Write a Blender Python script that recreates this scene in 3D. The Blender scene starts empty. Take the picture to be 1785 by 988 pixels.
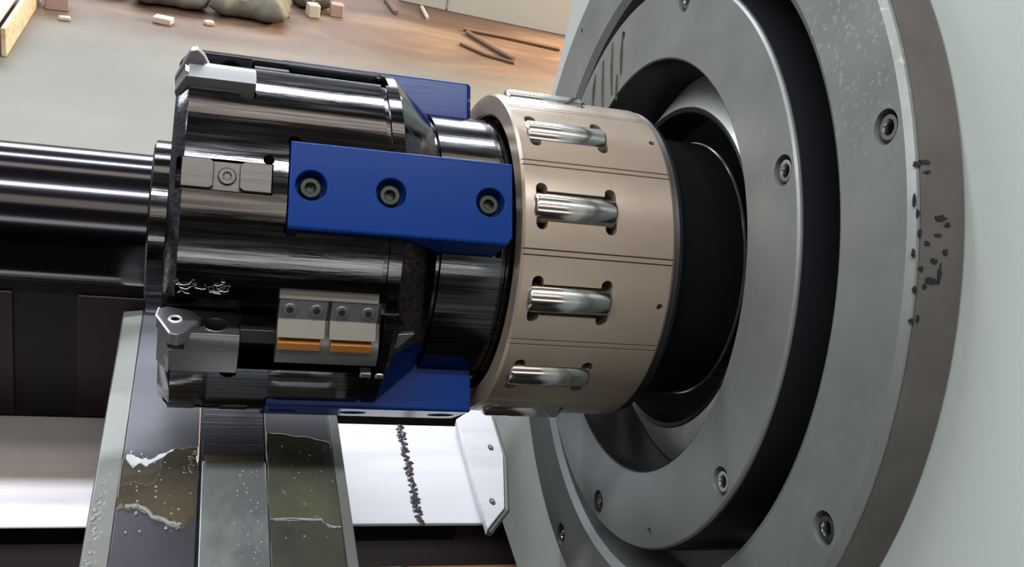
import bpy, bmesh, math, random
from mathutils import Vector, Matrix
random.seed(7)
PI = math.pi
S = 0.15                    # metres per drawing unit (1 unit = radius of the bronze cage)
ZF = 7.5                    # tool axis height above the floor, in units
C = bpy.context.scene.collection
sc = bpy.context.scene

# ------------------------------------------------------------------ camera
R_T = [[0.95019732, 0.06665445, 0.30443757],
       [-0.23427485, -0.49144508, 0.83880691],
       [0.20552456, -0.86835414, -0.45135434]]
cam = bpy.data.cameras.new('camera'); cam_o = bpy.data.objects.new('camera', cam); C.objects.link(cam_o)
M = Matrix(((R_T[0][0], -R_T[0][1], -R_T[0][2]), (R_T[1][0], -R_T[1][1], -R_T[1][2]), (R_T[2][0], -R_T[2][1], -R_T[2][2])))
cam_o.matrix_world = Matrix.Translation(Vector((-1.6987724*S, -5.53000417*S, (2.76604299+ZF)*S))) @ M.to_4x4()
cam.sensor_width = 36.0; cam.lens = 1754.3/1785*36.0
cam.clip_start = 0.02; cam.clip_end = 200
sc.camera = cam_o

# ------------------------------------------------------------------ world, exposure, lights
w = bpy.data.worlds.new('world'); sc.world = w; w.use_nodes = True
bg = w.node_tree.nodes['Background']
bg.inputs['Color'].default_value = (0.80, 0.86, 0.92, 1); bg.inputs['Strength'].default_value = 0.47
sc.view_settings.view_transform = 'Standard'; sc.view_settings.look = 'None'
sc.view_settings.gamma = 1; sc.view_settings.use_curve_mapping = False
sc.view_settings.exposure = -0.07

def area(name, loc, size, power, rot=(0, 0, 0), col=(1, 1, 1)):
    l = bpy.data.lights.new(name, 'AREA'); l.shape = 'RECTANGLE'; l.size = size[0]*S; l.size_y = size[1]*S
    l.energy = power; l.color = col
    o = bpy.data.objects.new(name, l); C.objects.link(o)
    o.location = (loc[0]*S, loc[1]*S, (loc[2]+ZF)*S); o.rotation_euler = rot
    return o
# roof skylight strips running along the hall
area('roof_skylight', (0, 26, 30), (110, 3.0), 850, (math.radians(-35), 0, 0), (0.90, 0.95, 1.0))
area('roof_skylight', (0, 10, 33), (110, 5.0), 140, (0, 0, 0), (1.0, 0.86, 0.72))
area('roof_skylight', (0, -12, 33), (110, 2.0), 1100, (0, 0, 0), (0.95, 0.97, 1.0))
area('roof_skylight', (0, -30, 30), (110, 9.0), 150, (math.radians(40), 0, 0), (1.0, 0.86, 0.70))
area('window_band', (0, -44, 9), (90, 5.0), 120, (math.radians(85), 0, 0), (1.0, 0.97, 0.92))
area('clerestory_window', (0, 60, 19), (120, 16), 1250, (math.radians(-72), 0, 0), (0.88, 0.93, 1.0))
_d = (Vector((11.5, 31.5, -7.5))-Vector((24, 36, 3))).to_track_quat('-Z', 'Y').to_euler()
area('warm_floor_fill', (24, 36, 3), (5, 5), 420, _d, (1.0, 0.74, 0.46))  # added warm lamp that brightens the floor patch by the pale wall

# ------------------------------------------------------------------ materials
def mat(name, col, metal=0.0, rough=0.5, **k):
    m = bpy.data.materials.new(name); m.use_nodes = True
    nt = m.node_tree; b = nt.nodes['Principled BSDF']
    b.inputs['Base Color'].default_value = (*col, 1); b.inputs['Metallic'].default_value = metal
    b.inputs['Roughness'].default_value = rough
    for kk, v in k.items():
        b.inputs[kk.replace('_', ' ')].default_value = v
    return m
def nodes(m): return m.node_tree, m.node_tree.nodes['Principled BSDF']
def coords(nt, scale=(1, 1, 1), rot=(0, 0, 0), world=False):
    t = nt.nodes.new('ShaderNodeTexCoord'); mp = nt.nodes.new('ShaderNodeMapping')
    mp.inputs['Scale'].default_value = scale; mp.inputs['Rotation'].default_value = rot
    if world:
        g = nt.nodes.new('ShaderNodeNewGeometry'); nt.links.new(g.outputs['Position'], mp.inputs['Vector'])
    else: nt.links.new(t.outputs['Object'], mp.inputs['Vector'])
    return mp.outputs['Vector']
def noise(nt, vec, scale=5, detail=4, rough=0.6, dist=0.0):
    n = nt.nodes.new('ShaderNodeTexNoise'); n.inputs['Scale'].default_value = scale
    n.inputs['Detail'].default_value = detail; n.inputs['Roughness'].default_value = rough
    n.inputs['Distortion'].default_value = dist
    nt.links.new(vec, n.inputs['Vector']); return n.outputs['Fac']
def ramp(nt, fac, stops):
    r = nt.nodes.new('ShaderNodeValToRGB'); e = r.color_ramp.elements
    while len(e) < len(stops): e.new(0.5)
    for i, (p, c) in enumerate(stops):
        e[i].position = p; e[i].color = (*c, 1) if len(c) == 3 else c
    nt.links.new(fac, r.inputs['Fac']); return r.outputs['Color']
def g(v): return (v, v, v)
def bump(m, vec_scale, scale, strength, dist=0.002, detail=4, world=False):
    nt, b = nodes(m); v = coords(nt, vec_scale, world=world); n = noise(nt, v, scale, detail)
    bp = nt.nodes.new('ShaderNodeBump'); bp.inputs['Strength'].default_value = strength; bp.inputs['Distance'].default_value = dist
    nt.links.new(n, bp.inputs['Height'])
    prev = b.inputs['Normal'].links
    if prev: nt.links.new(prev[0].from_socket, bp.inputs['Normal'])
    nt.links.new(bp.outputs['Normal'], b.inputs['Normal']); return m
def vary(m, sock, vec_scale, scale, stops, detail=5, world=False, dist=0.0):
    nt, b = nodes(m); v = coords(nt, vec_scale, world=world); n = noise(nt, v, scale, detail, dist=dist)
    nt.links.new(ramp(nt, n, stops), b.inputs[sock]); return m

BLK = mat('wet_black_steel', (0.13, 0.133, 0.14), 1.0, 0.12)
bump(BLK, (1, 26, 26), 6, 0.10, 0.0012, 5); vary(BLK, 'Roughness', (2, 30, 30), 5, [(0.35, g(0.06)), (0.7, g(0.20))])
vary(BLK, 'Base Color', (0.8, 60, 60), 6, [(0.40, (0.045, 0.047, 0.053)), (0.60, (0.105, 0.105, 0.11))], 6)
DARK = mat('dark_steel', (0.035, 0.037, 0.042), 0.9, 0.28)
BLACKPAINT = mat('black_oxide', (0.010, 0.011, 0.013), 0.0, 0.4, Specular_IOR_Level=0.3)
BARM = mat('dark_bar_steel', (0.055, 0.055, 0.068), 1.0, 0.13)
BRONZE = mat('bronze_cage', (0.40, 0.325, 0.265), 0.45, 0.33)
vary(BRONZE, 'Base Color', (6, 6, 6), 5, [(0.2, (0.285, 0.225, 0.175)), (0.8, (0.31, 0.25, 0.20))])
vary(BRONZE, 'Roughness', (8, 14, 14), 6, [(0.2, g(0.26)), (0.8, g(0.34))])
ROLL = mat('polished_roller_steel', (0.56, 0.545, 0.53), 1.0, 0.17)
bump(ROLL, (1, 1, 1), 25, 0.05, 0.002, 2)
BLUE = mat('blue_nylon', (0.0008, 0.020, 0.125), 0.0, 0.22, Specular_IOR_Level=0.14)
bump(BLUE, (3, 40, 40), 6, 0.08, 0.0006)
GREY = mat('grey_ground_steel', (0.24, 0.255, 0.25), 0.5, 0.42)
vary(GREY, 'Base Color', (2, 2, 2), 6, [(0.25, (0.16, 0.175, 0.173)), (0.75, (0.235, 0.252, 0.247))], 8)
vary(GREY, 'Roughness', (3, 3, 3), 5, [(0.3, g(0.34)), (0.7, g(0.5))], 8)
RIM = mat('stained_rim_steel', (0.2, 0.18, 0.165), 0.7, 0.45)
LIGHTST = mat('bright_steel', (0.60, 0.62, 0.60), 0.9, 0.24)
SEALM = mat('pale_seal_steel', (0.48, 0.50, 0.48), 0.35, 0.3)
CHAMF = mat('light_machined_edge', (0.50, 0.50, 0.51), 0.8, 0.3)
INS = mat('guide_steel', (0.055, 0.050, 0.045), 0.85, 0.34)
bump(INS, (2, 2, 30), 8, 0.1, 0.0008)
CART = mat('cartridge_steel', (0.15, 0.15, 0.153), 0.8, 0.34)
LCART = mat('light_clamp_steel', (0.17, 0.165, 0.152), 0.75, 0.36)
CARB = mat('carbide', (0.17, 0.16, 0.18), 0.6, 0.3)
BRIGHT = mat('bright_edge', (0.75, 0.75, 0.76), 0.3, 0.25)
ORANGE = mat('orange_carbide', (0.33, 0.125, 0.025), 0.35, 0.38)
WHITE = mat('white_machine_paint', (0.40, 0.445, 0.425), 0.0, 0.38)
bump(WHITE, (1, 1, 1), 26, 0.16, 0.0015, 3)
BEDW = mat('white_bed_paint', (0.78, 0.79, 0.84), 0.0, 0.42)
vary(BEDW, 'Base Color', (1, 5, 1), 3, [(0.3, (0.62, 0.62, 0.67)), (0.55, (0.80, 0.80, 0.85)), (0.8, (0.84, 0.84, 0.88))])
bump(BEDW, (1, 6, 1), 5, 0.12, 0.002)
PLATE = mat('plate_steel', (0.155, 0.155, 0.18), 0.6, 0.40)
vary(PLATE, 'Base Color', (1, 1, 1), 7, [(0.3, (0.075, 0.075, 0.092)), (0.7, (0.10, 0.10, 0.118))], 8)
BARTOP = mat('slide_bar_steel', (0.20, 0.215, 0.215), 0.6, 0.36)
vary(BARTOP, 'Base Color', (1, 0.5, 1), 14, [(0.42, (0.36, 0.39, 0.39)), (0.55, (0.24, 0.255, 0.26))], 5)
STRIP = mat('pale_edge_strip', (0.17, 0.178, 0.166), 0.3, 0.4)
bump(STRIP, (1, 1, 1), 30, 0.35, 0.002, 2)
GROOVED = mat('brushed_dark_channel', (0.05, 0.05, 0.06), 0.8, 0.3)
bump(GROOVED, (0.3, 40, 1), 8, 0.3, 0.001)
OIL = mat('dark_oil', (0.055, 0.052, 0.034), 0.0, 0.04, IOR=1.5)
vary(OIL, 'Base Color', (1, 1, 1), 8, [(0.35, (0.035, 0.032, 0.026)), (0.65, (0.075, 0.062, 0.042))])
OILG = mat('olive_oil_film', (0.055, 0.06, 0.04), 0.0, 0.05, IOR=1.5)
vary(OILG, 'Base Color', (1, 1, 1), 8, [(0.35, (0.035, 0.04, 0.032)), (0.65, (0.075, 0.078, 0.05))])
DROP = mat('coolant_drop', (0.42, 0.44, 0.45), 0.5, 0.08)
PANEL = mat('brown_black_panel', (0.008, 0.006, 0.007), 0.0, 0.45, Specular_IOR_Level=0.25)
PANEL2 = mat('brown_panel_recess', (0.020, 0.012, 0.012), 0.0, 0.45, Specular_IOR_Level=0.25)
PIT = mat('dark_tray', (0.012, 0.008, 0.007), 0.0, 0.6, Specular_IOR_Level=0.1)
WOOD = mat('wood', (0.46, 0.36, 0.24), 0.0, 0.7)
vary(WOOD, 'Base Color', (1, 6, 6), 3, [(0.3, (0.30, 0.21, 0.12)), (0.5, (0.50, 0.40, 0.27)), (0.8, (0.58, 0.47, 0.33))])
CARD = mat('brown_board', (0.24, 0.12, 0.045), 0.0, 0.6)
SACK = mat('grey_green_sack', (0.165, 0.16, 0.125), 0.0, 0.8)
vary(SACK, 'Base Color', (3, 3, 3), 2, [(0.3, (0.06, 0.056, 0.042)), (0.7, (0.14, 0.13, 0.10))])
PINK = mat('pale_pink_brick', (0.30, 0.20, 0.17), 0.0, 0.8)
PALE = mat('pale_chip', (0.40, 0.34, 0.28), 0.0, 0.7)
RUST = mat('rusty_bar', (0.16, 0.09, 0.055), 0.3, 0.7)
WALLM = mat('pale_wall_paint', (0.42, 0.40, 0.34), 0.0, 0.6)
ROOFM = mat('roof_sheet', (0.10, 0.085, 0.075), 0.0, 0.9)
FRONTM = mat('front_wall', (0.03, 0.025, 0.021), 0.0, 0.9)
RUBBER = mat('grey_edge_trim', (0.16, 0.17, 0.165), 0.0, 0.5)
WELD = mat('weld_bead', (0.16, 0.15, 0.17), 0.5, 0.35)
SOCK = mat('socket_bolt_steel', (0.30, 0.31, 0.32), 1.0, 0.22)
SLEEVE = mat('oily_black_sleeve', (0.014, 0.015, 0.018), 0.3, 0.2)
SHAFTM = mat('black_shaft', (0.006, 0.007, 0.007), 0.0, 0.2, Specular_IOR_Level=0.25)
HOLE = mat('black_recess', (0.006, 0.006, 0.007), 0.0, 0.5)
SCREWD = mat('oily_screw_steel', (0.055, 0.06, 0.05), 0.9, 0.2)

# grey ring: scratched and speckled at the top, dark chips along its edge
def stain(m, lo, hi, vec, scale, dark, sx=(1, 1, 1)):
    nt, b = nodes(m)
    src = b.inputs['Base Color'].links[0].from_socket if b.inputs['Base Color'].links else None
    v = coords(nt, sx, world=True); n = noise(nt, v, scale, 6, 0.55, 0.4)
    f = ramp(nt, n, [(lo, g(0)), (hi, g(1))])
    gpos = nt.nodes.new('ShaderNodeNewGeometry')
    d = nt.nodes.new('ShaderNodeVectorMath'); d.operation = 'DISTANCE'
    nt.links.new(gpos.outputs['Position'], d.inputs[0]); d.inputs[1].default_value = vec[:3]
    r = nt.nodes.new('ShaderNodeMapRange'); r.inputs['From Min'].default_value = vec[3]; r.inputs['From Max'].default_value = vec[3]*0.45
    nt.links.new(d.outputs['Value'], r.inputs['Value'])
    mu = nt.nodes.new('ShaderNodeMath'); mu.operation = 'MULTIPLY'
    nt.links.new(f, mu.inputs[0]); nt.links.new(r.outputs['Result'], mu.inputs[1])
    mx = nt.nodes.new('ShaderNodeMix'); mx.data_type = 'RGBA'
    nt.links.new(mu.outputs[0], mx.inputs['Factor'])
    if src: nt.links.new(src, mx.inputs['A'])
    else: mx.inputs['A'].default_value = b.inputs['Base Color'].default_value
    mx.inputs['B'].default_value = (*dark, 1)
    nt.links.new(mx.outputs['Result'], b.inputs['Base Color'])
def wpt(x, y, z): return (x*S, y*S, (z+ZF)*S)
vary(RIM, 'Base Color', (2, 2, 2), 8, [(0.3, (0.11, 0.097, 0.088)), (0.7, (0.155, 0.138, 0.127))], 8)
RING = GREY.copy(); RING.name = 'large_ring_steel'
stain(RING, 0.58, 0.66, (*wpt(1.22, -1.3, 2.3), 0.16), 210, (0.34, 0.33, 0.29))

FLOOR = mat('concrete_floor', (0.42, 0.42, 0.36), 0.0, 0.55)
nt, b = nodes(FLOOR)
v = coords(nt, (1, 1, 1), world=True)
base = ramp(nt, noise(nt, v, 0.9, 6, 0.6), [(0.3, (0.085, 0.085, 0.070)), (0.5, (0.108, 0.108, 0.090)), (0.7, (0.135, 0.135, 0.115))])
dirt = ramp(nt, noise(nt, coords(nt, (0.6, 1.4, 1), world=True), 1.6, 6, 0.65, 0.6), [(0.3, (0.055, 0.029, 0.019)), (0.5, (0.10, 0.060, 0.038)), (0.72, (0.19, 0.13, 0.084))])
sp = nt.nodes.new('ShaderNodeSeparateXYZ'); gp = nt.nodes.new('ShaderNodeNewGeometry'); nt.links.new(gp.outputs['Position'], sp.inputs[0])
n2 = noise(nt, v, 1.5, 5, 0.6)
ad = nt.nodes.new('ShaderNodeMath'); ad.operation = 'MULTIPLY_ADD'; nt.links.new(n2, ad.inputs[0]); ad.inputs[1].default_value = 1.1; nt.links.new(sp.outputs['Y'], ad.inputs[2])
mr = nt.nodes.new('ShaderNodeMapRange'); mr.inputs['From Min'].default_value = 4.55; mr.inputs['From Max'].default_value = 5.25
nt.links.new(ad.outputs[0], mr.inputs['Value'])
mx = nt.nodes.new('ShaderNodeMix'); mx.data_type = 'RGBA'; nt.links.new(mr.outputs['Result'], mx.inputs['Factor'])
nt.links.new(base, mx.inputs['A']); nt.links.new(dirt, mx.inputs['B']); nt.links.new(mx.outputs['Result'], b.inputs['Base Color'])

# ------------------------------------------------------------------ mesh helpers (all coordinates in drawing units, tool axis = X)
class G:
    def __init__(s): s.v = []; s.f = []
    def add(s, vs, fs):
        k = len(s.v); s.v += [tuple(p) for p in vs]; s.f += [tuple(i+k for i in f) for f in fs]; return s
    def tf(s, fn): s.v = [fn(*p) for p in s.v]; return s
def box(x0, x1, y0, y1, z0, z1):
    vs = [(x, y, z) for x in (x0, x1) for y in (y0, y1) for z in (z0, z1)]
    return G().add(vs, [(0, 1, 3, 2), (4, 6, 7, 5), (0, 4, 5, 1), (2, 3, 7, 6), (0, 2, 6, 4), (1, 5, 7, 3)])
def prism(poly, lo, hi, ax='z'):
    """poly is 2-D; ax = axis of extrusion. z: (x,y) y: (x,z) x: (y,z)"""
    n = len(poly)
    def P(a, b, c): return (a, b, c) if ax == 'z' else ((a, c, b) if ax == 'y' else (c, a, b))
    vs = [P(a, b, lo) for a, b in poly]+[P(a, b, hi) for a, b in poly]
    fs = [tuple(range(n)), tuple(range(2*n-1, n-1, -1))]+[(i, (i+1) % n, n+(i+1) % n, n+i) for i in range(n)]
    return G().add(vs, fs)
def revolve(prof, n=96, y0=0, z0=0, loop=True):
    """closed (x,r) profile turned about the X axis"""
    m = len(prof); o = G(); vs = []
    for i in range(n):
        a = 2*PI*i/n
        for x, r in prof: vs.append((x, y0+r*math.cos(a), z0+r*math.sin(a)))
    fs = []
    for i in range(n):
        j = (i+1) % n
        for k in range(m if loop else m-1):
            q = (k+1) % m; fs.append((i*m+k, j*m+k, j*m+q, i*m+q))
    if not loop:
        fs.append(tuple(i*m for i in range(n))); fs.append(tuple(i*m+m-1 for i in range(n-1, -1, -1)))
    return o.add(vs, fs)
def lathe_solid(prof, n=96): return revolve(prof, n, loop=False)
def cyl_o(x, t, r, o0, o1, n=24):
    """cylinder pointing radially outward in the local frame y=-o, z=t"""
    return prism([(x+r*math.cos(2*PI*i/n), t+r*math.sin(2*PI*i/n)) for i in range(n)], -o0, -o1, 'y')
def tube(pts, r, n=8):
    o = G(); vs = []; m = len(pts); pts = [Vector(p) for p in pts]
    for i, p in enumerate(pts):
        d = (pts[min(i+1, m-1)]-pts[max(i-1, 0)]).normalized()
        u = d.cross(Vector((0.13, 0.21, 0.97))).normalized(); w_ = d.cross(u)
        rr = r[i] if isinstance(r, (list, tuple)) else r
        for k in range(n):
            a = 2*PI*k/n; vs.append(p+u*rr*math.cos(a)+w_*rr*math.sin(a))
    fs = [(i*n+k, i*n+(k+1) % n, (i+1)*n+(k+1) % n, (i+1)*n+k) for i in range(m-1) for k in range(n)]
    fs += [tuple(range(n)), tuple(range(m*n-1, (m-1)*n-1, -1))]
    return o.add(vs, fs)
def rot_x(gm, a):
    """turn by +a degrees of 'theta' (0 = facing the camera side, 90 = up)"""
    f = math.radians(-a); c, s = math.cos(f), math.sin(f)
    return gm.tf(lambda x, y, z: (x, y*c-z*s, y*s+z*c))

def mesh_from(gm, name, pivot=(0, 0, 0), smooth=30):
    me = bpy.data.meshes.new(name)
    me.from_pydata([((x-pivot[0])*S, (y-pivot[1])*S, (z-pivot[2])*S) for x, y, z in gm.v], [], gm.f)
    bm = bmesh.new(); bm.from_mesh(me); bmesh.ops.recalc_face_normals(bm, faces=bm.faces); bm.to_mesh(me); bm.free()
    me.update()
    if smooth:
        me.shade_smooth(); me.set_sharp_from_angle(angle=math.radians(smooth))
    return me
ROOTS = {}
def obj(name, gm, m, parent=None, pivot=(0, 0, 0), bevel=0, smooth=30, kind=None, label=None, cuts=None, seg=2):
    me = mesh_from(gm, name, pivot, smooth)
    if cuts:
        o = bpy.data.objects.new(name, me); C.objects.link(o); cs = []
        for c in cuts:
            co = bpy.data.objects.new('cut', mesh_from(c, 'cut', pivot, 0)); C.objects.link(co); cs.append(co)
            b_ = o.modifiers.new('b', 'BOOLEAN'); b_.operation = 'DIFFERENCE'; b_.object = co; b_.solver = 'EXACT'
        dg = bpy.context.evaluated_depsgraph_get(); dg.update()
        me2 = bpy.data.meshes.new_from_object(o.evaluated_get(dg))
        o.modifiers.clear(); bpy.data.objects.remove(o)
        for co in cs: bpy.data.objects.remove(co)
        me = me2
        if smooth: me.shade_smooth(); me.set_sharp_from_angle(angle=math.radians(smooth))
    me.materials.clear(); me.materials.append(m)
    o = bpy.data.objects.new(name, me); C.objects.link(o)
    loc = Vector(wpt(*pivot))
    if parent is not None:
        o.parent = parent; loc = loc-world_loc(parent)
    o.location = loc
    if bevel:
        bv = o.modifiers.new('bevel', 'BEVEL'); bv.width = bevel*S; bv.segments = seg; bv.limit_method = 'ANGLE'; bv.angle_limit = math.radians(35)
        bv.harden_normals = False
    if kind: o['kind'] = kind
    if label: o['label'] = label
    return o
def world_loc(o):
    v = o.location.copy()
    while o.parent: o = o.parent; v += o.location
    return v
def thing(name, label, cat, loc=(0, 0, 0), group=None):
    o = bpy.data.objects.new(name, None); C.objects.link(o); o.empty_display_size = 0.02
    o.location = wpt(*loc); o['label'] = label; o['category'] = cat
    if group: o['group'] = group
    return o
def tag(o, label, cat, group=None, kind=None):
    o['label'] = label; o['category'] = cat
    if group: o['group'] = group
    if kind: o['kind'] = kind
    return o
def dup(o, parent, a=0.0, dx=0.0):
    """copy of a part (pivot on the tool axis) and its sub-parts, turned about the axis"""
    c = o.copy(); C.objects.link(c); c.parent = parent; c.rotation_euler.x = math.radians(-a); c.location.x += dx*S
    for ch in [k for k in o.children]:
        d = ch.copy(); C.objects.link(d); d.parent = c
    return c
def arc(cx, cy, r, a0, a1, n): return [(cx+r*math.cos(math.radians(a0+(a1-a0)*i/n)), cy+r*math.sin(math.radians(a0+(a1-a0)*i/n))) for i in range(n+1)]

# ------------------------------------------------------------------ the hall
fl = obj('floor', box(-150, 150, -150, 150, -8.0, -7.5), FLOOR, smooth=0, kind='structure')
rf = obj('ceiling', box(-70, 70, -46, 55, 36, 36.6), ROOFM, smooth=0, kind='structure')
wf = obj('wall_front', box(-70, 70, -46, -45, -7.5, 36), FRONTM, smooth=0, kind='structure')
# ------------------------------------------------------------------ headstock: white casing, large ring, bearing housing
casing = thing('headstock_casing', 'white painted machine headstock casing behind the big grey steel ring', 'machine housing', (1.5, 0, -4.05))
cs = prism([(-6.5, -4.05), (3.3, -4.05), (3.46, -3.9), (3.46, 5.6), (-6.5, 5.6)], 1.50, 6.0, 'x')
obj('casing_shell', cs, WHITE, casing, (1.5, 0, -4.05), bevel=0.05, cuts=[lathe_solid([(1.2, 2.25), (3.4, 2.25)], 96)])
obj('bore_back_plate', lathe_solid([(3.0, 1.95), (3.1, 1.95)], 48), HOLE, casing, (3, 0, 0))

ring = thing('mounting_ring', 'large bolted grey steel ring with a brown stained rim on the white casing', 'flange', (1.36, 0, -2.6))
RO = 2.60
big = revolve([(1.245, RO), (1.22, RO-0.03), (1.22, 2.11), (1.255, 2.055), (1.70, 2.055), (1.70, 2.2), (1.497, 2.25), (1.497, RO), (1.30, RO)], 192)
BA = [43.2-45*k for k in range(8)]
def face_cyl(x0, x1, r, th, R, n=20):
    a = math.radians(th); cy, cz = -R*math.cos(a), R*math.sin(a)
    return prism([(cy+r*math.cos(2*PI*i/n), cz+r*math.sin(2*PI*i/n)) for i in range(n)], x0, x1, 'x')
holes = [face_cyl(1.0, 1.33, 0.083, t, 2.46) for t in BA]
obj('ring_body', big, RING, ring, (1.36, 0, 0), smooth=20, cuts=holes + [face_cyl(1.0, 1.27, 0.02, 157.2, 2.47, 10), face_cyl(1.0, 1.27, 0.02, 66.0, 2.3, 10)])
obj('ring_rim', revolve([(1.262, RO-0.01), (1.262, RO+0.006), (1.490, RO+0.006), (1.490, RO-0.01)], 192), RIM, ring, (1.36, 0, 0), label='brown stained outer rim band')
CHIPS = [(1.245, 38.235, 14, 5), (1.288, 38.504, 16, 6), (1.297, 37.569, 10, 4), (1.227, 34.647, 4, 14), (1.245, 33.48, 4, 8), (1.365, 33.274, 16, 6), (1.402, 32.683, 10, 5), (1.259, 31.71, 5, 8), (1.297, 30.69, 8, 5), (1.352, 31.605, 12, 4), (1.228, 29.761, 5, 9), (1.274, 28.323, 8, 6), (1.371, 27.931, 5, 18), (1.326, 27.21, 16, 9), (1.299, 26.627, 6, 6), (1.25, 26.286, 7, 8), (1.248, 23.294, 8, 5), (1.282, 23.555, 4, 7), (1.337, 29.128, 9, 5), (1.394, 30.04, 6, 8)]
fk = G(); rnd = random.Random(8)
for x, th, wx, hh in CHIPS:
    n = 9; vs = []
    for lev in (2.604, 2.611):
        for i in range(n):
            an = 2*PI*i/n; q = rnd.uniform(0.6, 1.25) if lev == 2.604 else q_[i]
            if lev == 2.604: q_ = (q_+[q]) if i else [q]
            dx = wx*0.0024*q*0.8*math.cos(an); dt = math.degrees(hh*0.0024*q*math.sin(an)/2.6)
            a = math.radians(th+dt); vs.append((x+dx, -lev*math.cos(a), lev*math.sin(a)))
    fk.add(vs, [tuple(range(n)), tuple(range(2*n-1, n-1, -1))]+[(i, (i+1) % n, n+(i+1) % n, n+i) for i in range(n)])
obj('paint_chips', fk, BLACKPAINT, ring, (1.36, 0, 0), smooth=0, kind='stuff', label='dark grimy flakes stuck on the brown rim')
def socket_bolt(parent, x, th, R, r, mhead, depth=0.05, n=28):
    """hexagon socket head facing -X, sunk so its head ends at x"""
    a = math.radians(th); cy, cz = -R*math.cos(a), R*math.sin(a)
    hexr = r*0.52
    outer = [(cy+r*math.cos(2*PI*i/24), cz+r*math.sin(2*PI*i/24)) for i in range(24)]
    o = G(); m_ = 24
    prof = [(x+depth+0.06, r), (x+0.02, r), (x, r*0.88), (x, hexr*1.12), (x+0.012, hexr), (x+depth, hexr)]
    vs = []
    for xx, rr in prof:
        for i in range(m_):
            an = 2*PI*i/m_+0.3
            k = 1.0
            if rr <= hexr*1.001:
                aa = (an % (PI/3))-PI/6; k = math.cos(PI/6)/math.cos(aa)*1.04
            vs.append((xx, cy+rr*k*math.cos(an), cz+rr*k*math.sin(an)))
    fs = [(p*m_+i, p*m_+(i+1) % m_, (p+1)*m_+(i+1) % m_, (p+1)*m_+i) for p in range(len(prof)-1) for i in range(m_)]
    fs += [tuple(range(m_)), tuple(range((len(prof)-1)*m_, len(prof)*m_))]
    o.add(vs, fs)
    b_ = obj('socket_bolt', o, mhead, parent, (x, cy, cz), smooth=35)
    hx = prism([(cy+hexr*0.93*math.cos(PI/3*i+0.3), cz+hexr*0.93*math.sin(PI/3*i+0.3)) for i in range(6)], x+depth-0.004, x+depth-0.002, 'x')
    obj('hex_recess', hx, HOLE, b_, (x+depth, cy, cz), smooth=0)
    return b_
for t in BA: socket_bolt(ring, 1.235, t, 2.46, 0.066, SOCK, 0.06)

hous = thing('bearing_housing', 'smooth grey steel flange disc with socket bolts around the dark bore', 'flange', (1.3, 0, -1.85))
BB = [44.8-60*k for k in range(6)]
hb = revolve([(1.160, 1.372), (1.160, 1.838), (1.172, 1.850), (1.30, 1.850), (1.30, 1.372)], 192)
obj('housing_sleeve', revolve([(1.185, 1.849), (1.185, 1.858), (1.80, 1.858), (1.80, 1.362), (1.167, 1.362), (1.162, 1.3735), (1.31, 1.3735), (1.31, 1.849)], 160), SLEEVE, hous, (1.3, 0, 0), smooth=20, label='black oily sleeve behind the grey face')
obj('housing_body', hb, GREY, hous, (1.3, 0, 0), smooth=20, cuts=[face_cyl(0.9, 1.27, 0.083, t, 1.735) for t in BB]+[face_cyl(0.9, 1.20, 0.032, t, 1.745, 12) for t in (-47.4, 136.4)])
for t in BB: socket_bolt(hous, 1.175, t, 1.735, 0.064, SOCK, 0.06)
sk = G()
for y0_, z0_, y1_, z1_ in [(1.417, 1.102, 1.19, 0.781), (1.268, 1.21, 1.12, 0.957), (1.508, 0.942, 1.29, 0.633), (1.595, 0.801, 1.484, 0.571), (1.182, 0.937, 1.081, 0.775)]:
    h = tube([(1.159, y0_, z0_), (1.1575, (y0_+y1_)/2+0.006, (z0_+z1_)/2), (1.159, y1_, z1_)], [0.006, 0.013, 0.009], 8); sk.add(h.v, h.f)
obj('oil_streaks', sk, OIL, hous, (1.16, 0, 0), kind='stuff', label='dark oil streaks running down the face')

seal = thing('bore_seal_ring', 'bright conical steel seal ring deep inside the dark bore', 'ring', (1.4, 0, -1.07))
obj('seal_cone', revolve([(1.375, 1.07), (1.60, 1.357), (1.66, 1.357), (1.66, 1.07)], 128), SEALM, seal, (1.4, 0, 0))
obj('seal_lip', revolve([(1.385, 1.045), (1.37, 1.07), (1.39, 1.085), (1.66, 1.069), (1.66, 1.045)], 128), HOLE, seal, (1.4, 0, 0))

shaft = thing('drive_shaft', 'thick black shaft passing into the bore behind the bronze cage', 'shaft', (1.3, 0, -0.93))
obj('shaft_body', lathe_solid([(0.99, 0.74), (0.99, 0.96), (1.02, 0.93), (1.03, 0.845), (1.46, 0.845), (1.475, 0.83), (1.475, 0.74), (2.9, 0.74)], 128), SHAFTM, shaft, (1.3, 0, 0), smooth=20)
obj('rim_highlight', revolve([(1.455, 0.83), (1.455, 0.850), (1.470, 0.848), (1.474, 0.83)], 128), LIGHTST, shaft, (1.42, 0, 0), label='thin bright ring standing in for the highlight on the black shaft edge')  # highlight on the shaft step built in as a bright steel ring

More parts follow.
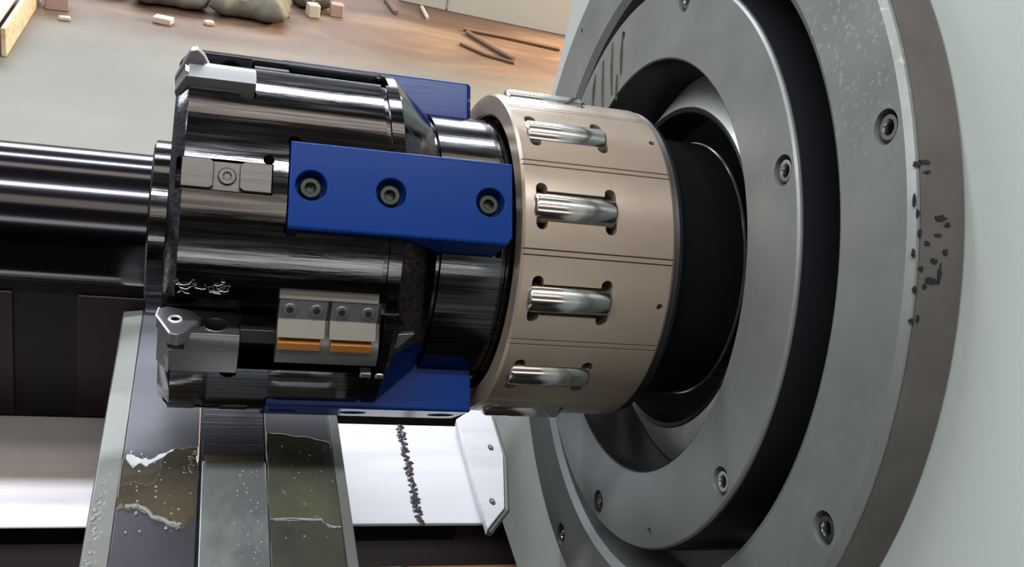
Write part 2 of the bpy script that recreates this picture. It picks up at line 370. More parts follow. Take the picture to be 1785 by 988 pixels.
# ------------------------------------------------------------------ bronze roller cage
cage = thing('roller_cage', 'brown bronze roller cage ring holding polished steel rollers', 'roller cage', (0.46, 0, -1.0))
RT = [13+30*k for k in range(12)]
def hslot(a):
    hw = 0.088; ew = 0.034; L_ = 0.135
    xa, xb = 0.078, 0.552; ca, cb = xa+ew-0.002, xb-ew+0.002
    p = []
    def cap(cx, sgn):   # rounded ear pointing in sgn*t
        return [(cx-sgn*ew*math.cos(math.radians(q))*1, sgn*(L_-ew)+sgn*ew*math.sin(math.radians(q))) for q in range(0, 181, 30)]
    p += [(ca-ew, 0)]
    p += cap(ca, 1)
    p += [(ca+ew, hw), (cb-ew, hw)]
    p += cap(cb, 1)
    p += [(cb+ew, 0)]
    p += cap(cb, -1)
    p += [(cb-ew, -hw), (ca+ew, -hw)]
    p += cap(ca, -1)
    return rot_x(prism(p, -0.80, -1.12, 'y'), a)
slots = G()
for a in RT:
    h = hslot(a); slots.add(h.v, h.f)
lines = G()
for k in range(12):
    a = 28+30*k
    for da in (-0.9, 0.95):
        h = rot_x(prism([(-0.984, 0), (-1.02, 0.010), (-1.02, -0.010)], -0.1, 1.0, 'x'), a+da); lines.add(h.v, h.f)
pins = G()
for k in range(6):
    h = rot_x(cyl_o(0.86, 0, 0.019, 0.93, 1.1, 14), 13.2+60*k); pins.add(h.v, h.f)
obj('cage_body', revolve([(0.0, 0.878), (0.0, 0.985), (0.015, 1.0), (0.905, 1.0), (0.925, 0.985), (0.925, 0.875), (0.012, 0.865)], 240), BRONZE, cage, (0.46, 0, 0), cuts=[slots, lines, pins], smooth=28)
def roller():
    r = 0.086; xa, xb = 0.060, 0.560
    pr = [(xa, 0.03), (xa, r-0.03), (xa+0.008, r-0.010), (xa+0.022, r), (xb-0.022, r), (xb-0.008, r-0.010), (xb, r-0.03), (xb, 0.03)]
    return lathe_solid(pr, 64).tf(lambda x, y, z: (x, y-0.952, z))
r0 = obj('roller', roller(), ROLL, cage, (0.46, 0, 0), smooth=50)
r0.rotation_euler.x = math.radians(-RT[0])
for a in RT[1:]: dup(r0, cage, a)
obj('end_ring', revolve([(0.926, 0.88), (0.926, 0.975), (0.95, 0.992), (0.975, 0.985), (0.985, 0.88)], 128), BLACKPAINT, cage, (0.95, 0, 0))

# ------------------------------------------------------------------ boring head
head = thing('boring_tool', 'glossy black steel boring tool with blue guide pads and cutting inserts', 'boring head', (-0.9, 0, -1.03))
HR = 1.03
prof = [(-1.83, 0.30), (-1.83, 0.955), (-1.822, 0.968), (-1.775, HR-0.008), (-1.765, HR), (-0.752, HR), (-0.748, HR-0.014), (-0.728, HR-0.014), (-0.724, HR), (-0.655, HR), (-0.64, HR-0.012), (-0.43, 0.838), (-0.425, 0.80), (-0.425, 0.30)]
def pocket(a, x1=-0.705):
    # milled chip pocket under the radial cutting face
    pk = prism([(-1.3, 0.115), (-0.80, 0.095), (-0.80, -0.28), (-1.3, -0.33)], -1.45, x1, 'x')
    pk2 = prism([(-1.3, 0.175), (-0.78, 0.10), (-0.78, -0.315), (-1.3, -0.315)], -2.0, -1.45, 'x')
    return [rot_x(pk, a), rot_x(pk2, a)]
def relief(a):
    return rot_x(prism([(-1.2, 0.24), (-0.90, 0.20), (-0.90, 0.08), (-1.2, 0.08)], -1.275, -0.715, 'x'), a)
def top_pocket(a):
    return [rot_x(prism([(-1.3, 0.14), (-0.88, 0.10), (-0.88, -0.04), (-1.3, -0.10)], -1.45, -0.705, 'x'), a), pocket(a)[1]]
cuts = pocket(0)+top_pocket(90)+pocket(180)+pocket(-90)+[relief(0)]
for a in (42.3, -47.7, 132.3):
    cuts.append(rot_x(box(-1.80, -1.335, -1.2, -0.92, -0.083, 0.083), a))
for a in (41.6, -48.4, 131.6, 221.6):
    cuts.append(rot_x(box(-1.262, 0.1, -1.3, -0.80, -0.238, 0.238), a))
    cuts.append(rot_x(cyl_o(-1.235, 0.235, 0.035, 0.8, 1.3, 16), a)); cuts.append(rot_x(cyl_o(-1.235, -0.235, 0.035, 0.8, 1.3, 16), a))
cuts.append(rot_x(cyl_o(-1.36, 0.105, 0.028, 0.9, 1.3, 14), 42.3)); cuts.append(rot_x(cyl_o(-1.475, -0.33, 0.045, 0.9, 1.3, 14), 0)); cuts.append(rot_x(cyl_o(-1.475, -0.33, 0.045, 0.9, 1.3, 14), 90))
obj('head_body', lathe_solid(prof, 192), BLK, head, (0, 0, 0), cuts=cuts, smooth=25, bevel=0.005)
nb = revolve([(-0.44, 0.5), (-0.44, 0.805), (-0.405, 0.805), (-0.40, 0.83), (-0.055, 0.83), (-0.05, 0.818), (-0.03, 0.818), (-0.025, 0.83), (0.02, 0.83), (0.03, 0.80), (0.90, 0.80), (0.90, 0.5)], 160)
ncut = []
for a in (41.6, -48.4, 131.6, 221.6): ncut.append(rot_x(box(-0.5, -0.06, -1.3, -0.74, -0.238, 0.238), a))
obj('neck', nb, BLK, head, (0, 0, 0), cuts=ncut)
obj('end_collar', revolve([(-1.935, 0.2), (-1.935, 0.485), (-1.925, 0.497), (-1.835, 0.497), (-1.825, 0.49), (-1.825, 0.2)], 96), BLK, head, (-1.88, 0, 0))

# blue guide pads, each with three recessed socket screws
def pad_geo():
    h = 1.040; hw = 0.232; ch = 0.05; d = 0.765
    return prism([(-d, -hw), (-h+0.012, -hw), (-h, -hw+0.012), (-h, hw-0.012), (-h+0.012, hw), (-d, hw)], -1.255, -0.075, 'x')
SX = (-1.145, -0.735, -0.197)
def pad(parent):
    pc = [cyl_o(x, 0.0, 0.079, 0.955, 1.2, 32) for x in SX]
    pc.append(prism([(-0.02, -0.10), (-0.075-0.075, -0.30), (0.02, -0.30)], -0.6, -1.2, 'y'))
    pc.append(prism([(-0.66, -0.75), (-0.66, -1.0), (-1.3, -1.0), (-1.3, -0.6), (-0.74, -0.6)], -0.3, 0.3, 'z').tf(lambda x, y, z: (x, -abs(y) if False else y, z)) if False else box(-1.4, -1.3, -0.5, -0.4, 0, 0.1))
    p = obj('guide_pad', pad_geo(), BLUE, parent, (0, 0, 0), cuts=pc[:4], bevel=0.006)
    for x in SX:
        o_ = G(); m_ = 24; base = 0.955
        pr = [(base, 0.058), (base+0.035, 0.058), (base+0.045, 0.050), (base+0.045, 0.030), (base+0.038, 0.026), (base+0.012, 0.026)]
        vs = []
        for oo, rr in pr:
            for i in range(m_):
                an = 2*PI*i/m_; k = 1
                if rr <= 0.027: k = math.cos(PI/6)/math.cos((an % (PI/3))-PI/6)*1.05
                vs.append((x+rr*k*math.cos(an), -oo, rr*k*math.sin(an)))
        fs = [(q*m_+i, q*m_+(i+1) % m_, (q+1)*m_+(i+1) % m_, (q+1)*m_+i) for q in range(len(pr)-1) for i in range(m_)]
        fs += [tuple(range(m_)), tuple(range((len(pr)-1)*m_, len(pr)*m_))]
        o_.add(vs, fs)
        obj('socket_screw', o_, SCREWD, p, (0, 0, 0), smooth=35, label='oily dark socket screw')
    return p
p0 = pad(head)
for a in (-48.4, 131.6, 221.6): dup(p0, head, a)
p0.rotation_euler.x = math.radians(-41.6)

# steel guide insert with two raised lands and a centre screw
def wear_block(parent):
    b_ = obj('guide_insert', box(-1.775, -1.340, -1.012, -0.93, -0.078, 0.078), INS, parent, (0, 0, 0), bevel=0.005)
    obj('raised_land', prism([(-1.775, -0.074), (-1.64, -0.074), (-1.622, -0.058), (-1.622, 0.062), (-1.64, 0.078), (-1.775, 0.078)], -1.034, -1.010, 'y'), INS, b_, (0, 0, 0), bevel=0.004)
    obj('raised_land', prism([(-1.34, -0.074), (-1.475, -0.074), (-1.497, -0.058), (-1.497, 0.062), (-1.475, 0.078), (-1.34, 0.078)], -1.034, -1.010, 'y'), INS, b_, (0, 0, 0), bevel=0.004)
    pr = [(1.005, 0.045), (1.019, 0.045), (1.023, 0.040), (1.023, 0.022), (1.015, 0.018)]
    gm = G(); m_ = 24; vs = []
    for oo, rr in pr:
        for i in range(m_):
            an = 2*PI*i/m_; k = 1 if rr > 0.02 else (1+0.18*math.cos(6*an))
            vs.append((-1.557+rr*k*math.cos(an), -oo, rr*k*math.sin(an)))
    fs = [(q*m_+i, q*m_+(i+1) % m_, (q+1)*m_+(i+1) % m_, (q+1)*m_+i) for q in range(len(pr)-1) for i in range(m_)]
    fs += [tuple(range(m_)), tuple(range((len(pr)-1)*m_, len(pr)*m_))]
    gm.add(vs, fs)
    obj('star_screw', gm, INS, b_, (0, 0, 0), smooth=35)
    return b_
w0 = wear_block(head)
for a in (-47.7, 132.3): dup(w0, head, a)
w0.rotation_euler.x = math.radians(-42.3)

# cutter cartridge carrying the angular insert (rake face looks up)
def cartridge(parent):
    gm = prism([(-0.80, -0.30), (-1.030, -0.30), (-1.048, -0.165), (-1.040, -0.095), (-1.022, -0.07), (-0.80, -0.07)], -1.775, -1.437, 'x')
    tip = prism([(-1.775, -0.79), (-1.826, -0.80), (-1.838, -0.90), (-1.80, -0.99), (-1.775, -1.04)], -0.25, -0.070, 'z')
    gm.add(tip.v, tip.f)
    bodyg = prism([(-1.437, -0.80), (-1.80, -0.80), (-1.838, -0.93), (-1.775, -1.045), (-1.437, -1.045)], -0.30, -0.07, 'z')
    ch = prism([(-1.12, -0.40), (-1.025, -0.40), (-1.025, -0.30), (-1.046, -0.165), (-1.040, -0.10), (-1.02, -0.065), (-1.02, 0.0), (-1.12, 0.0)], -2.0, -1.3, 'x')
    notch = prism([(-1.90, -0.86), (-1.69, -0.84), (-1.60, -0.93), (-1.68, -1.00), (-1.705, -1.2), (-1.90, -1.2)], -0.10, 0.1, 'z')
    notch2 = box(-1.785, -1.705, -1.2, -1.0, -0.16, 0.0)
    hole = prism([(-1.556+0.062*math.cos(2*PI*i/28), -0.935+0.062*math.sin(2*PI*i/28)) for i in range(28)], -0.15, 0.1, 'z')
    c = obj('cutter_cartridge', bodyg, CART, parent, (0, 0, 0), cuts=[ch, notch, notch2, hole], bevel=0.003)
    lip = tube([(-1.556+0.063*math.cos(2*PI*i/28), -0.935+0.063*math.sin(2*PI*i/28), -0.069) for i in range(29)], 0.004, 6)
    obj('hole_rim', lip, CART, c, (0, 0, 0))
    obj('clamp_screw', prism([(-1.556+0.055*math.cos(2*PI*i/20), -0.935+0.055*math.sin(2*PI*i/20)) for i in range(20)], -0.14, -0.125, 'z'), HOLE, c, (0, 0, 0))
    pts = [(-1.846, -0.935), (-1.838, -0.86), (-1.80, -0.835), (-1.68, -0.863), (-1.625, -0.935), (-1.705, -1.075), (-1.74, -1.105), (-1.774, -1.095)]
    hl = prism([(-1.755+0.030*math.cos(2*PI*i/20), -0.962+0.030*math.sin(2*PI*i/20)) for i in range(20)], -0.2, 0.1, 'z')
    ins = obj('cutting_insert', prism(pts, -0.10, -0.032, 'z'), CARB, c, (0, 0, 0), cuts=[hl], bevel=0.004, label='dark angular carbide insert with bright edge')
    obj('bright_edge', tube([(-1.838, -0.862, -0.031), (-1.847, -0.933, -0.031), (-1.776, -1.094, -0.031)], 0.0065, 6), BRIGHT, ins, (0, 0, 0))
    obj('insert_screw', tube([(-1.755+0.029*math.cos(2*PI*i/24), -0.962+0.029*math.sin(2*PI*i/24), -0.030) for i in range(25)], 0.007, 6), BRIGHT, ins, (0, 0, 0))
    obj('lower_edge_insert', prism([(-1.795, -0.19), (-1.775, -0.21), (-1.775, -0.30), (-1.79, -0.28)], -1.046, -1.0, 'y'), LIGHTST, c, (0, 0, 0))
    return c
c0 = cartridge(head); dup(c0, head, 90)
c1 = obj('support_bar', box(-1.436, -1.25, -1.005, -0.85, -0.125, -0.045), INS, head, (0, 0, 0), bevel=0.004)
c2 = dup(c1, head, 98)

# double insert block with two clamps and orange inserts
def insert_block(parent):
    bs = obj('insert_block', prism([(-0.82, -0.222), (-1.028, -0.222), (-1.040, -0.155), (-1.012, -0.075), (-0.955, 0.005), (-0.955, 0.130), (-0.82, 0.130)], -1.252, -0.715, 'x'), CART, parent, (0, 0, 0), bevel=0.003)
    tb = prism([(-0.82, 0.05), (-1.0, 0.05), (-1.012, 0.148), (-0.985, 0.232), (-0.82, 0.225)], -1.262, -0.748, 'x')
    tb = prism([(-0.90, 0.09), (-0.975, 0.13), (-1.0, 0.149), (-0.955, 0.222), (-0.90, 0.222)], -1.262, -0.748, 'x')
    obj('top_wedge', tb, LCART, bs, (0, 0, 0), bevel=0.003)
    for (a, b2) in ((-1.256, -1.010), (-0.990, -0.742)):
        cl = prism([(-0.93, 0.145), (-0.992, 0.145), (-0.988, 0.028), (-1.050, -0.054), (-0.955, -0.07), (-0.93, 0.0)], a, b2, 'x')
        k = obj('clamp', cl, LCART, bs, (0, 0, 0), bevel=0.003)
        fc = prism([(-0.985, 0.140), (-0.996, 0.140), (-0.993, 0.032), (-0.985, 0.032)], a+0.001, b2-0.001, 'x')  # thin dark plate: shade of the front-facing side put into its colour
        obj('clamp_shade_face', fc, CARB, bs, (0, 0, 0), label='front face of the clamp with its shade put into a darker colour')
        for x in (a+0.055, b2-0.055):
            obj('clamp_screw', cyl_o(x, 0.087, 0.036, 0.98, 1.003, 20), CARB, bs, (0, 0, 0), bevel=0.004)
            obj('screw_socket', cyl_o(x, 0.087, 0.018, 1.001, 1.006, 12), HOLE, bs, (0, 0, 0))
    for (a, b2) in ((-1.247, -1.03), (-0.975, -0.76)):
        obj('orange_insert', prism([(-0.95, -0.070), (-1.056, -0.080), (-1.050, -0.128), (-0.95, -0.125)], a, b2, 'x'), ORANGE, bs, (0, 0, 0), bevel=0.003, label='flat orange coated insert')
    return bs
i0 = insert_block(head)
# small bright corner lugs by the end of the head
obj('corner_lug', rot_x(box(-0.785, -0.725, -1.036, -0.99, -0.02, 0.02), -17.5), LIGHTST, head, (0, 0, 0), bevel=0.006)
obj('corner_lug', rot_x(box(-0.70, -0.655, -1.036, -0.99, -0.02, 0.02), -17.8), LIGHTST, head, (0, 0, 0), bevel=0.006)
obj('shim_plate', prism([(-0.685, -0.12), (-0.62, -0.03), (-0.53, -0.02), (-0.61, -0.12)], -1.0, -0.97, 'y'), CART, head, (0, 0, 0), bevel=0.003)
# thin bright shelf edge running along the neck
obj('pocket_edge', prism([(-0.90, 0.100), (-1.028, 0.104), (-1.028, 0.110), (-0.90, 0.110)], -0.735, -0.64, 'x'), CART, head, (0, 0, 0))

# swarf curls on the pocket edge above the cutter
sw = G(); rnd = random.Random(3)
for k in range(9):
    x = -1.80+0.26*rnd.random(); t0 = 0.155+0.05*rnd.random(); a0 = rnd.random()*6; r_ = 0.010+0.012*rnd.random()
    pts = []
    for i in range(9):
        an = a0+i*0.75; y_ = -math.sqrt(max(0.2, 1.035**2-t0**2))-0.004
        pts.append((x+0.008*i*rnd.uniform(0.5, 1.2)+r_*math.cos(an), y_-0.006*abs(math.sin(an)), t0+0.02+r_*math.sin(an)))
    h = tube(pts, 0.0024, 5); sw.add(h.v, h.f)
tag(obj('swarf', sw, CART, None, (-1.68, -1.02, 0.17)), 'tangle of tiny bright metal chips above the lower cutting insert', 'metal chips', kind='stuff')

# ------------------------------------------------------------------ dark bar entering from the left
bar = thing('boring_bar', 'thick dark steel bar entering from the left into the head collar', 'bar', (-4.5, 0, -0.35))
obj('bar_body', revolve([(-9.0, 0.1), (-9.0, 0.378), (-1.94, 0.378), (-1.93, 0.36), (-1.93, 0.1)], 96, 0, 0.033), BARM, bar, (-4.5, 0, 0.03))

# ------------------------------------------------------------------ support block under the head
sup = thing('support_block', 'flat topped steel support slide with pale edge strips under the boring head', 'support block', (-1.42, -1.5, -2.2))
ZT = -1.2; Y0, Y1 = -4.2, 1.05
PV = (-1.42, -1.5, -1.5)
obj('block_base', box(-2.10, -0.75, Y0, Y1-0.01, -2.2, -1.42), DARK, sup, PV)
obj('edge_strip', prism([(-2.135, -2.1), (-2.135, ZT-0.035), (-2.128, ZT-0.02), (-2.0, ZT), (-2.0, -1.41), (-2.06, -2.1)], Y0, Y1, 'y').tf(lambda x, y, z: (x, y, z)), STRIP, sup, PV, bevel=0.006)
obj('left_plate', box(-1.998, -1.577, Y0, Y1-0.02, -1.418, ZT), PLATE, sup, PV, bevel=0.006)
obj('right_plate', box(-1.190, -0.785, Y0, Y1-0.02, -1.418, ZT), PLATE, sup, PV, bevel=0.006)
obj('edge_strip', prism([(-0.783, -1.41), (-0.783, ZT), (-0.722, ZT-0.012), (-0.716, ZT-0.03), (-0.716, -2.1), (-0.76, -2.1)], Y0, Y1, 'y'), STRIP, sup, PV, bevel=0.004)
obj('gap_shade_strip', box(-1.577, -1.560, Y0, Y1-0.05, -1.418, ZT-0.02), HOLE, sup, PV, smooth=0)  # black strip added so the narrow gap reads as dark shade
obj('guide_channel', box(-1.560, -1.192, -0.64, Y1-0.05, -1.418, ZT-0.012), GROOVED, sup, PV, bevel=0.004)
obj('slide_bar', prism([(Y0, -1.418), (Y0, ZT+0.012), (-0.66, ZT+0.004), (-0.615, ZT-0.012), (-0.60, -1.418)], -1.560, -1.192, 'x'), BARTOP, sup, PV, bevel=0.006)

def blob(pts, z, h, seed=1, sub=5, jit=0.012):
    """thin liquid film with wavy outline"""
    r = random.Random(seed); out = []
    n = len(pts)
    for i in range(n):
        a, b_ = pts[i], pts[(i+1) % n]
        for k in range(sub):
            f = k/sub; q = (a[0]+(b_[0]-a[0])*f+r.uniform(-jit, jit)*(k > 0), a[1]+(b_[1]-a[1])*f+r.uniform(-jit, jit)*(k > 0)); out.append(q)
    n = len(out); cx = sum(p[0] for p in out)/n; cy = sum(p[1] for p in out)/n
    gm = G(); rings = [(1.0, 0.0), (0.988, h*0.7), (0.965, h)]
    vs = [(cx+(p[0]-cx)*s_, cy+(p[1]-cy)*s_, z+hh) for s_, hh in rings for p in out]
    fs = [(q*n+i, q*n+(i+1) % n, (q+1)*n+(i+1) % n, (q+1)*n+i) for q in range(2) for i in range(n)]
    fs += [tuple(range(2*n, 3*n)), tuple(range(n-1, -1, -1))]
    return gm.add(vs, fs)
pl = [(-1.992, -0.56), (-1.905, -0.62), (-1.848, -0.625), (-1.732, -0.529), (-1.583, -0.504), (-1.583, -1.10), (-1.641, -1.20), (-1.713, -1.19), (-1.823, -1.10), (-1.891, -1.05), (-1.992, -1.06)]
tag(obj('oil_puddle', blob(pl, ZT, 0.006, 2), OIL, None, (-1.8, -0.85, ZT), smooth=60), 'dark brown oil puddle on the left grey plate of the support', 'puddle')
pr_ = [(-1.185, -0.338), (-1.055, -0.363), (-0.914, -0.387), (-0.79, -0.441), (-0.79, -0.763), (-0.79, -1.205), (-0.855, -1.195), (-0.899, -1.139), (-1.185, -1.137)]
tag(obj('oil_puddle', blob(pr_, ZT, 0.006, 4, 4, 0.008), OILG, None, (-1.0, -0.8, ZT), smooth=60), 'olive oil film covering the right grey plate of the support', 'puddle')
pb = [(-1.185, -1.16), (-0.90, -1.16), (-0.855, -1.215), (-0.79, -1.225), (-0.79, -2.3), (-1.185, -2.3)]
tag(obj('oil_puddle', blob(pb, ZT, 0.004, 5, 4, 0.004), OILG, None, (-1.0, -1.7, ZT), smooth=60), 'dark oil film at the near end of the right plate', 'puddle')
tag(obj('oil_puddle', blob([(-1.552, -0.595), (-1.20, -0.595), (-1.205, -0.65), (-1.54, -0.655)], ZT-0.002, 0.016, 6, 4, 0.003), OIL, None, (-1.38, -0.62, ZT), smooth=60), 'narrow oil pool along the end of the centre slide bar', 'puddle')
# loose drops and bubbles
dr = G(); rnd = random.Random(11)
def drop(x, y, z, r, sq=0.5):
    n = 8; vs = [(x, y, z+r*sq)]; 
    for q in (40, 90):
        for i in range(n): vs.append((x+r*math.sin(math.radians(q))*math.cos(2*PI*i/n), y+r*math.sin(math.radians(q))*math.sin(2*PI*i/n), z+r*sq*math.cos(math.radians(q))))
    fs = [(0, 1+i, 1+(i+1) % n) for i in range(n)]+[(1+i, 9+i, 9+(i+1) % n, 1+(i+1) % n) for i in range(n)]+[tuple(range(16, 8, -1))]
    dr.add(vs, fs)
for k in range(46): drop(rnd.uniform(-1.97, -1.6), rnd.uniform(-1.28, -0.55), ZT+0.005, rnd.uniform(0.003, 0.009))
for k in range(26): drop(rnd.uniform(-1.66, -1.6), rnd.uniform(-0.75, -0.55), ZT+0.005, rnd.uniform(0.003, 0.007))
for k in range(30): drop(rnd.uniform(-1.17, -0.8), rnd.uniform(-1.3, -0.4), ZT+0.005, rnd.uniform(0.003, 0.007))
for k in range(40): drop(rnd.uniform(-1.4, -1.22), rnd.uniform(-1.5, -0.7), ZT+0.010, rnd.uniform(0.003, 0.008))
for k in range(90):
    yy = rnd.uniform(-1.5, -0.75); drop(rnd.uniform(-2.11, -2.02), yy, ZT-0.012, rnd.uniform(0.004, 0.012))
tag(obj('coolant_drops', dr, DROP, None, (-1.5, -1, ZT)), 'scattered coolant droplets on the support plates', 'droplets', kind='stuff')
def wavy(pts, r, name, label, seed):
    rr = random.Random(seed); P_ = []
    for i in range(len(pts)-1):
        for k in range(5):
            f = k/5; P_.append(tuple(pts[i][j]+(pts[i+1][j]-pts[i][j])*f+(rr.uniform(-0.006, 0.006) if j < 2 else 0) for j in range(3)))
    P_.append(pts[-1])
    tag(obj(name, tube(P_, [r*rr.uniform(0.6, 1.3) for _ in P_], 8), DROP, None, P_[0]), label, 'coolant')
wavy([(-1.95, -1.035, ZT+0.006), (-1.88, -1.03, ZT+0.006), (-1.80, -1.115, ZT+0.006), (-1.70, -1.17, ZT+0.006), (-1.66, -1.19, ZT+0.006)], 0.011, 'coolant_bead', 'bright wavy coolant bead along the near edge of the left puddle', 2)
wavy([(-1.16, -1.148, ZT+0.004), (-0.905, -1.148, ZT+0.004), (-0.86, -1.205, ZT+0.004), (-0.80, -1.21, ZT+0.004)], 0.003, 'coolant_bead', 'thin bright bead between the two oil films on the right plate', 3)

# ------------------------------------------------------------------ white machine bed and bracket
bed = thing('machine_bed', 'white painted machine bed ledge running behind and below the support block', 'machine bed', (-2, 0.6, -4.0))
ZL = -2.25; PB = (-2, 0.6, -3)
obj('bed_ledge', box(-14, 0.56, -0.03, 1.17, ZL-0.025, ZL), BEDW, bed, PB, bevel=0.01)
obj('bed_front', box(-14, 0.55, 0.6, 0.8, -3.0, ZL-0.03), PIT, bed, PB)
panel = obj('side_panel', box(-14, -0.9, 1.17, 1.30, ZL-0.1, -1.03), PANEL, bed, PB)
obj('panel_cap', box(-14, -0.9, 1.12, 1.36, -1.06, -1.02), PANEL2, bed, PB, bevel=0.01)
for x0, x1 in ((-5.6, -4.45), (-4.0, -2.87), (-2.45, -1.3)):
    obj('recessed_panel', box(x0, x1, 1.150, 1.168, ZL+0.02, -1.17), PANEL2, bed, PB, bevel=0.012)
wd = G(); rnd = random.Random(5)
for k in range(110):
    f = k/109; x = 0.045-0.012*f+rnd.uniform(-0.024, 0.024); y = 1.14-1.16*f+rnd.uniform(-0.01, 0.01)
    n = 6; r_ = rnd.uniform(0.014, 0.032)
    vs = [(x, y, ZL+r_*0.7)]+[(x+r_*math.cos(2*PI*i/n)*rnd.uniform(0.7, 1.3), y+r_*math.sin(2*PI*i/n)*rnd.uniform(0.7, 1.3), ZL-0.002) for i in range(n)]
    wd.add(vs, [(0, 1+i, 1+(i+1) % n) for i in range(n)]+[tuple(range(n, 0, -1))])
obj('weld_seam', wd, WELD, bed, PB, kind='stuff', label='rough grey weld seam across the white ledge')

br = thing('corner_bracket', 'white bolted corner bracket between the bed ledge and the casing', 'bracket', (0.65, 0.5, -2.2))
ZB = -2.15; PK = (0.65, 0.5, -2.17)
bp = [(0.512, 1.134), (0.70, 1.30), (0.835, 1.213), (0.815, 0.647), (0.678, 0.029), (0.491, -0.199)]
hs = [prism([(cx+0.022*math.cos(2*PI*i/12), cy+0.035*math.sin(2*PI*i/12)) for i in range(12)], ZB-0.2, ZB+0.1, 'z') for cx, cy in ((0.735, 0.756), (0.60, 0.10))]
obj('bracket_plate', prism(bp, ZB-0.07, ZB, 'z'), BEDW, br, PK, bevel=0.008, cuts=hs)
for cx, cy in ((0.735, 0.756), (0.60, 0.10)):
    obj('bolt', prism([(cx+0.017*math.cos(PI/3*i), cy+0.022*math.sin(PI/3*i)) for i in range(6)], ZB-0.06, ZB+0.008, 'z'), SOCK, br, PK, bevel=0.003)
obj('edge_trim', tube([(0.845, 1.15, ZB-0.02), (0.832, 0.64, ZB-0.03), (0.70, 0.03, ZB-0.03), (0.51, -0.205, ZB-0.04)], 0.022, 10), RUBBER, br, PK, label='grey rubber trim on the right edge')

tray = thing('sump_tray', 'dark chip tray in the pit below the white bed', 'tray', (-3, -4, -4.6))
PT = (-3, -4, -4.5)
obj('tray_floor', box(-14, 6, -10, 4.0, -4.7, -4.55), PIT, tray, PT)
obj('tray_wall_or_screen', box(-14, 6, 3.55, 3.75, -4.55, -2.6), PIT, tray, PT)
obj('tray_wall_or_screen', box(-14, 1.45, -10, -9.8, -4.55, 1.1), PIT, tray, PT)  # unseen screen added behind the camera to darken reflections on the tool
tag(obj('board', box(0.10, 0.50, 0.75, 1.75, -4.54, -4.42), WOOD, None, (0.3, 1.2, -4.5), bevel=0.02), 'small tan wooden block lying in the dark tray below the ledge', 'wood')
tag(obj('board', box(0.56, 1.9, 0.5, 1.8, -4.54, -4.47), CARD, None, (1.2, 1.2, -4.5), bevel=0.02), 'brown board lying in the dark tray by the casing', 'wood')

# ------------------------------------------------------------------ background on the workshop floor
ct = thing('timber_crate', 'pale wooden crate edge at the top left corner on the floor', 'crate', (-8.3, 28, -7.5))
obj('side_plank', box(-7.20, -7.06, 24.92, 31.5, -7.5, -6.66), WOOD, ct, (-8.3, 28, -7.1), bevel=0.03)
obj('end_plank', box(-10.5, -7.205, 24.92, 25.06, -7.5, -6.70), RUST, ct, (-8.3, 28, -7.1), bevel=0.03)
obj('lid_board', box(-10.5, -7.32, 24.98, 31.5, -6.74, -6.62), WALLM, ct, (-8.3, 28, -7.1), bevel=0.03)

def sack(cx, cy, w_, d, h, rz, seed, name='sack', m=SACK, z=-7.5):
    gm = G(); nx, ny = 26, 14; r = random.Random(seed); vs = []
    ph = [r.uniform(0, 6) for _ in range(8)]
    for side in (1, -1):
        for i in range(nx+1):
            for j in range(ny+1):
                u, v_ = i/nx*2-1, j/ny*2-1
                e = (max(0, 1-abs(u)**5))**0.45*(max(0, 1-abs(v_)**3.2))**0.5
                wv = 0.16*math.sin(5*u+ph[0]+3*v_)+0.12*math.sin(9*v_+ph[1]+4*u)+0.08*math.sin(17*u+ph[4]-5*v_)
                zz = h*0.5+side*h*0.5*e*(1+wv*(side > 0))
                if side < 0: zz = max(0.0, zz)
                sx = 1+0.06*math.sin(7*v_+ph[2]); sy = 1+0.12*math.sin(4*u+ph[3])+0.05*math.sin(13*u+ph[5])
                x, y = u*w_*0.5*sx, v_*d*0.5*sy
                vs.append((cx+x*math.cos(rz)-y*math.sin(rz), cy+x*math.sin(rz)+y*math.cos(rz), z+zz))
    n = (nx+1)*(ny+1); fs = []
    for s_ in range(2):
        for i in range(nx):
            for j in range(ny):
                a = s_*n+i*(ny+1)+j; fs.append((a, a+1, a+ny+2, a+ny+1))
    gm.add(vs, fs)
    me = obj(name, gm, m, None, (cx, cy, z), smooth=50)
    bm = bmesh.new(); bm.from_mesh(me.data); bmesh.ops.remove_doubles(bm, verts=bm.verts, dist=0.001); bmesh.ops.recalc_face_normals(bm, faces=bm.faces); bm.to_mesh(me.data); bm.free()
    return me
for (cx, cy, w_, d, h, rz, z, lb) in (
    (-0.20, 33.1, 2.7, 2.3, 0.95, -0.10, -7.5, 'bulging grey green sack nearest the pale chips, front of its heap'),
    (-3.05, 33.3, 2.6, 2.2, 0.85, 0.08, -7.5, 'flat grey green sack left of the bulging one, behind a pale broken tile'),
    (-5.75, 33.9, 2.3, 2.2, 0.70, 0.10, -7.5, 'dark slumped sack at the left end of the heap'),
    (2.15, 35.9, 1.5, 1.6, 0.9, 0.25, -7.5, 'small grey sack at the right end of the heap'),
    (-0.5, 35.7, 2.6, 2.2, 1.3, -0.12, -7.5, 'grey green sack close behind the bulging sack'),
    (-3.5, 35.9, 2.6, 2.2, 1.2, 0.1, -7.5, 'grey sack standing close behind the flat sack')):
    tag(sack(cx, cy, w_, d, h, rz, int(cx*10+99), z=z), lb, 'sack', 'sacks heaped on the floor')
def rubble(name, x, y, w_, d, h, rz, m, lb, cat, grp=None):
    c, s_ = math.cos(rz), math.sin(rz)
    gm = box(-w_/2, w_/2, -d/2, d/2, 0, h).tf(lambda a, b_, z: (x+a*c-b_*s_, y+a*s_+b_*c, -7.5+z))
    o = obj(name, gm, m, None, (x, y, -7.5), bevel=0.04); tag(o, lb, cat, grp); return o
rubble('brick', -6.5, 30.6, 0.75, 0.7, 0.9, 0.1, PINK, 'pink brick standing beside the wooden crate', 'brick')
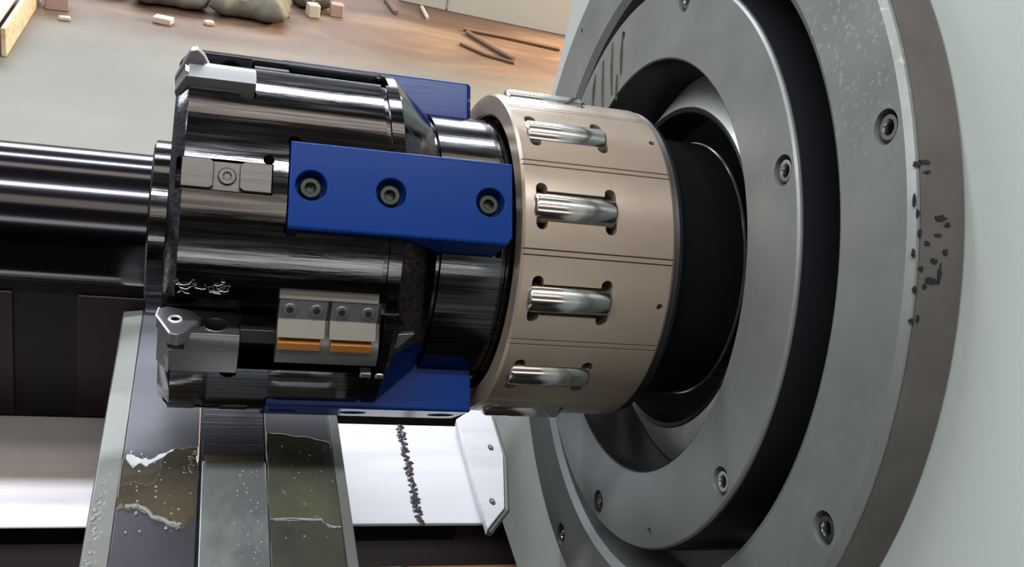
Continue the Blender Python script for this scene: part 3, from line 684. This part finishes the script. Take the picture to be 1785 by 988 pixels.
rubble('tile_piece', -3.15, 30.55, 0.62, 0.45, 0.22, -0.25, PALE, 'pale broken tile lying in front of the flat sack', 'rubble')
rubble('pebble', -1.66, 31.1, 0.32, 0.25, 0.15, 0.4, PALE, 'small white stone left of the bulging sack', 'rubble')
rubble('pebble', -6.1, 29.3, 0.35, 0.2, 0.14, 0.2, PALE, 'small white stone by the foot of the wooden crate', 'rubble')
rubble('tile_piece', 2.15, 34.3, 0.45, 0.5, 0.5, 0.2, PALE, 'white upright fragment right of the small sack', 'rubble')
rubble('brick', 3.12, 34.9, 0.5, 0.5, 0.5, 0.05, PINK, 'small pinkish brick standing alone on the dirt', 'brick')
def stick(pts, r, m, lb):
    tag(obj('metal_bar', tube([(x, y, -7.5+r+z) for x, y, z in pts], r, 6), m, None, (pts[0][0], pts[0][1], -7.5)), lb, 'bar')
stick([(5.6, 38.7, 0), (5.75, 36.5, 0)], 0.10, RUST, 'dark short bar on the dirt near the pale wall')
stick([(7.15, 38.3, 0), (7.1, 36.4, 0)], 0.08, PALE, 'pale stick on the dirt near the pale wall')
stick([(8.54, 35.0, 0.0), (8.9, 34.0, 0), (9.3, 33.0, 0), (9.8, 31.95, 0)], 0.10, RUST, 'long rusty bar lying slanted across the sunlit floor')
stick([(8.5, 35.5, 0), (10.2, 35.2, 0), (12.5, 34.5, 0)], 0.09, RUST, 'rusty bar lying parallel to the pale wall')
stick([(7.9, 33.2, 0), (8.7, 32.1, 0), (9.75, 31.5, 0)], 0.07, RUST, 'thin bent wire on the floor nearest the machine')

# low pale wall at the back
def wallseg(name, a, b_, lab):
    dx, dy = b_[0]-a[0], b_[1]-a[1]; L_ = math.hypot(dx, dy); nx, ny = -dy/L_*0.6, dx/L_*0.6
    return obj(name, prism([a, b_, (b_[0]+nx, b_[1]+ny), (a[0]+nx, a[1]+ny)], -7.5, 3.0, 'z'), WALLM, None, (a[0], a[1], -7.5), bevel=0.04, kind='structure')
wallseg('wall_back', (6.25, 39.15), (8.30, 38.60), '')
wallseg('wall_right', (8.34, 38.55), (16.5, 36.6), '')
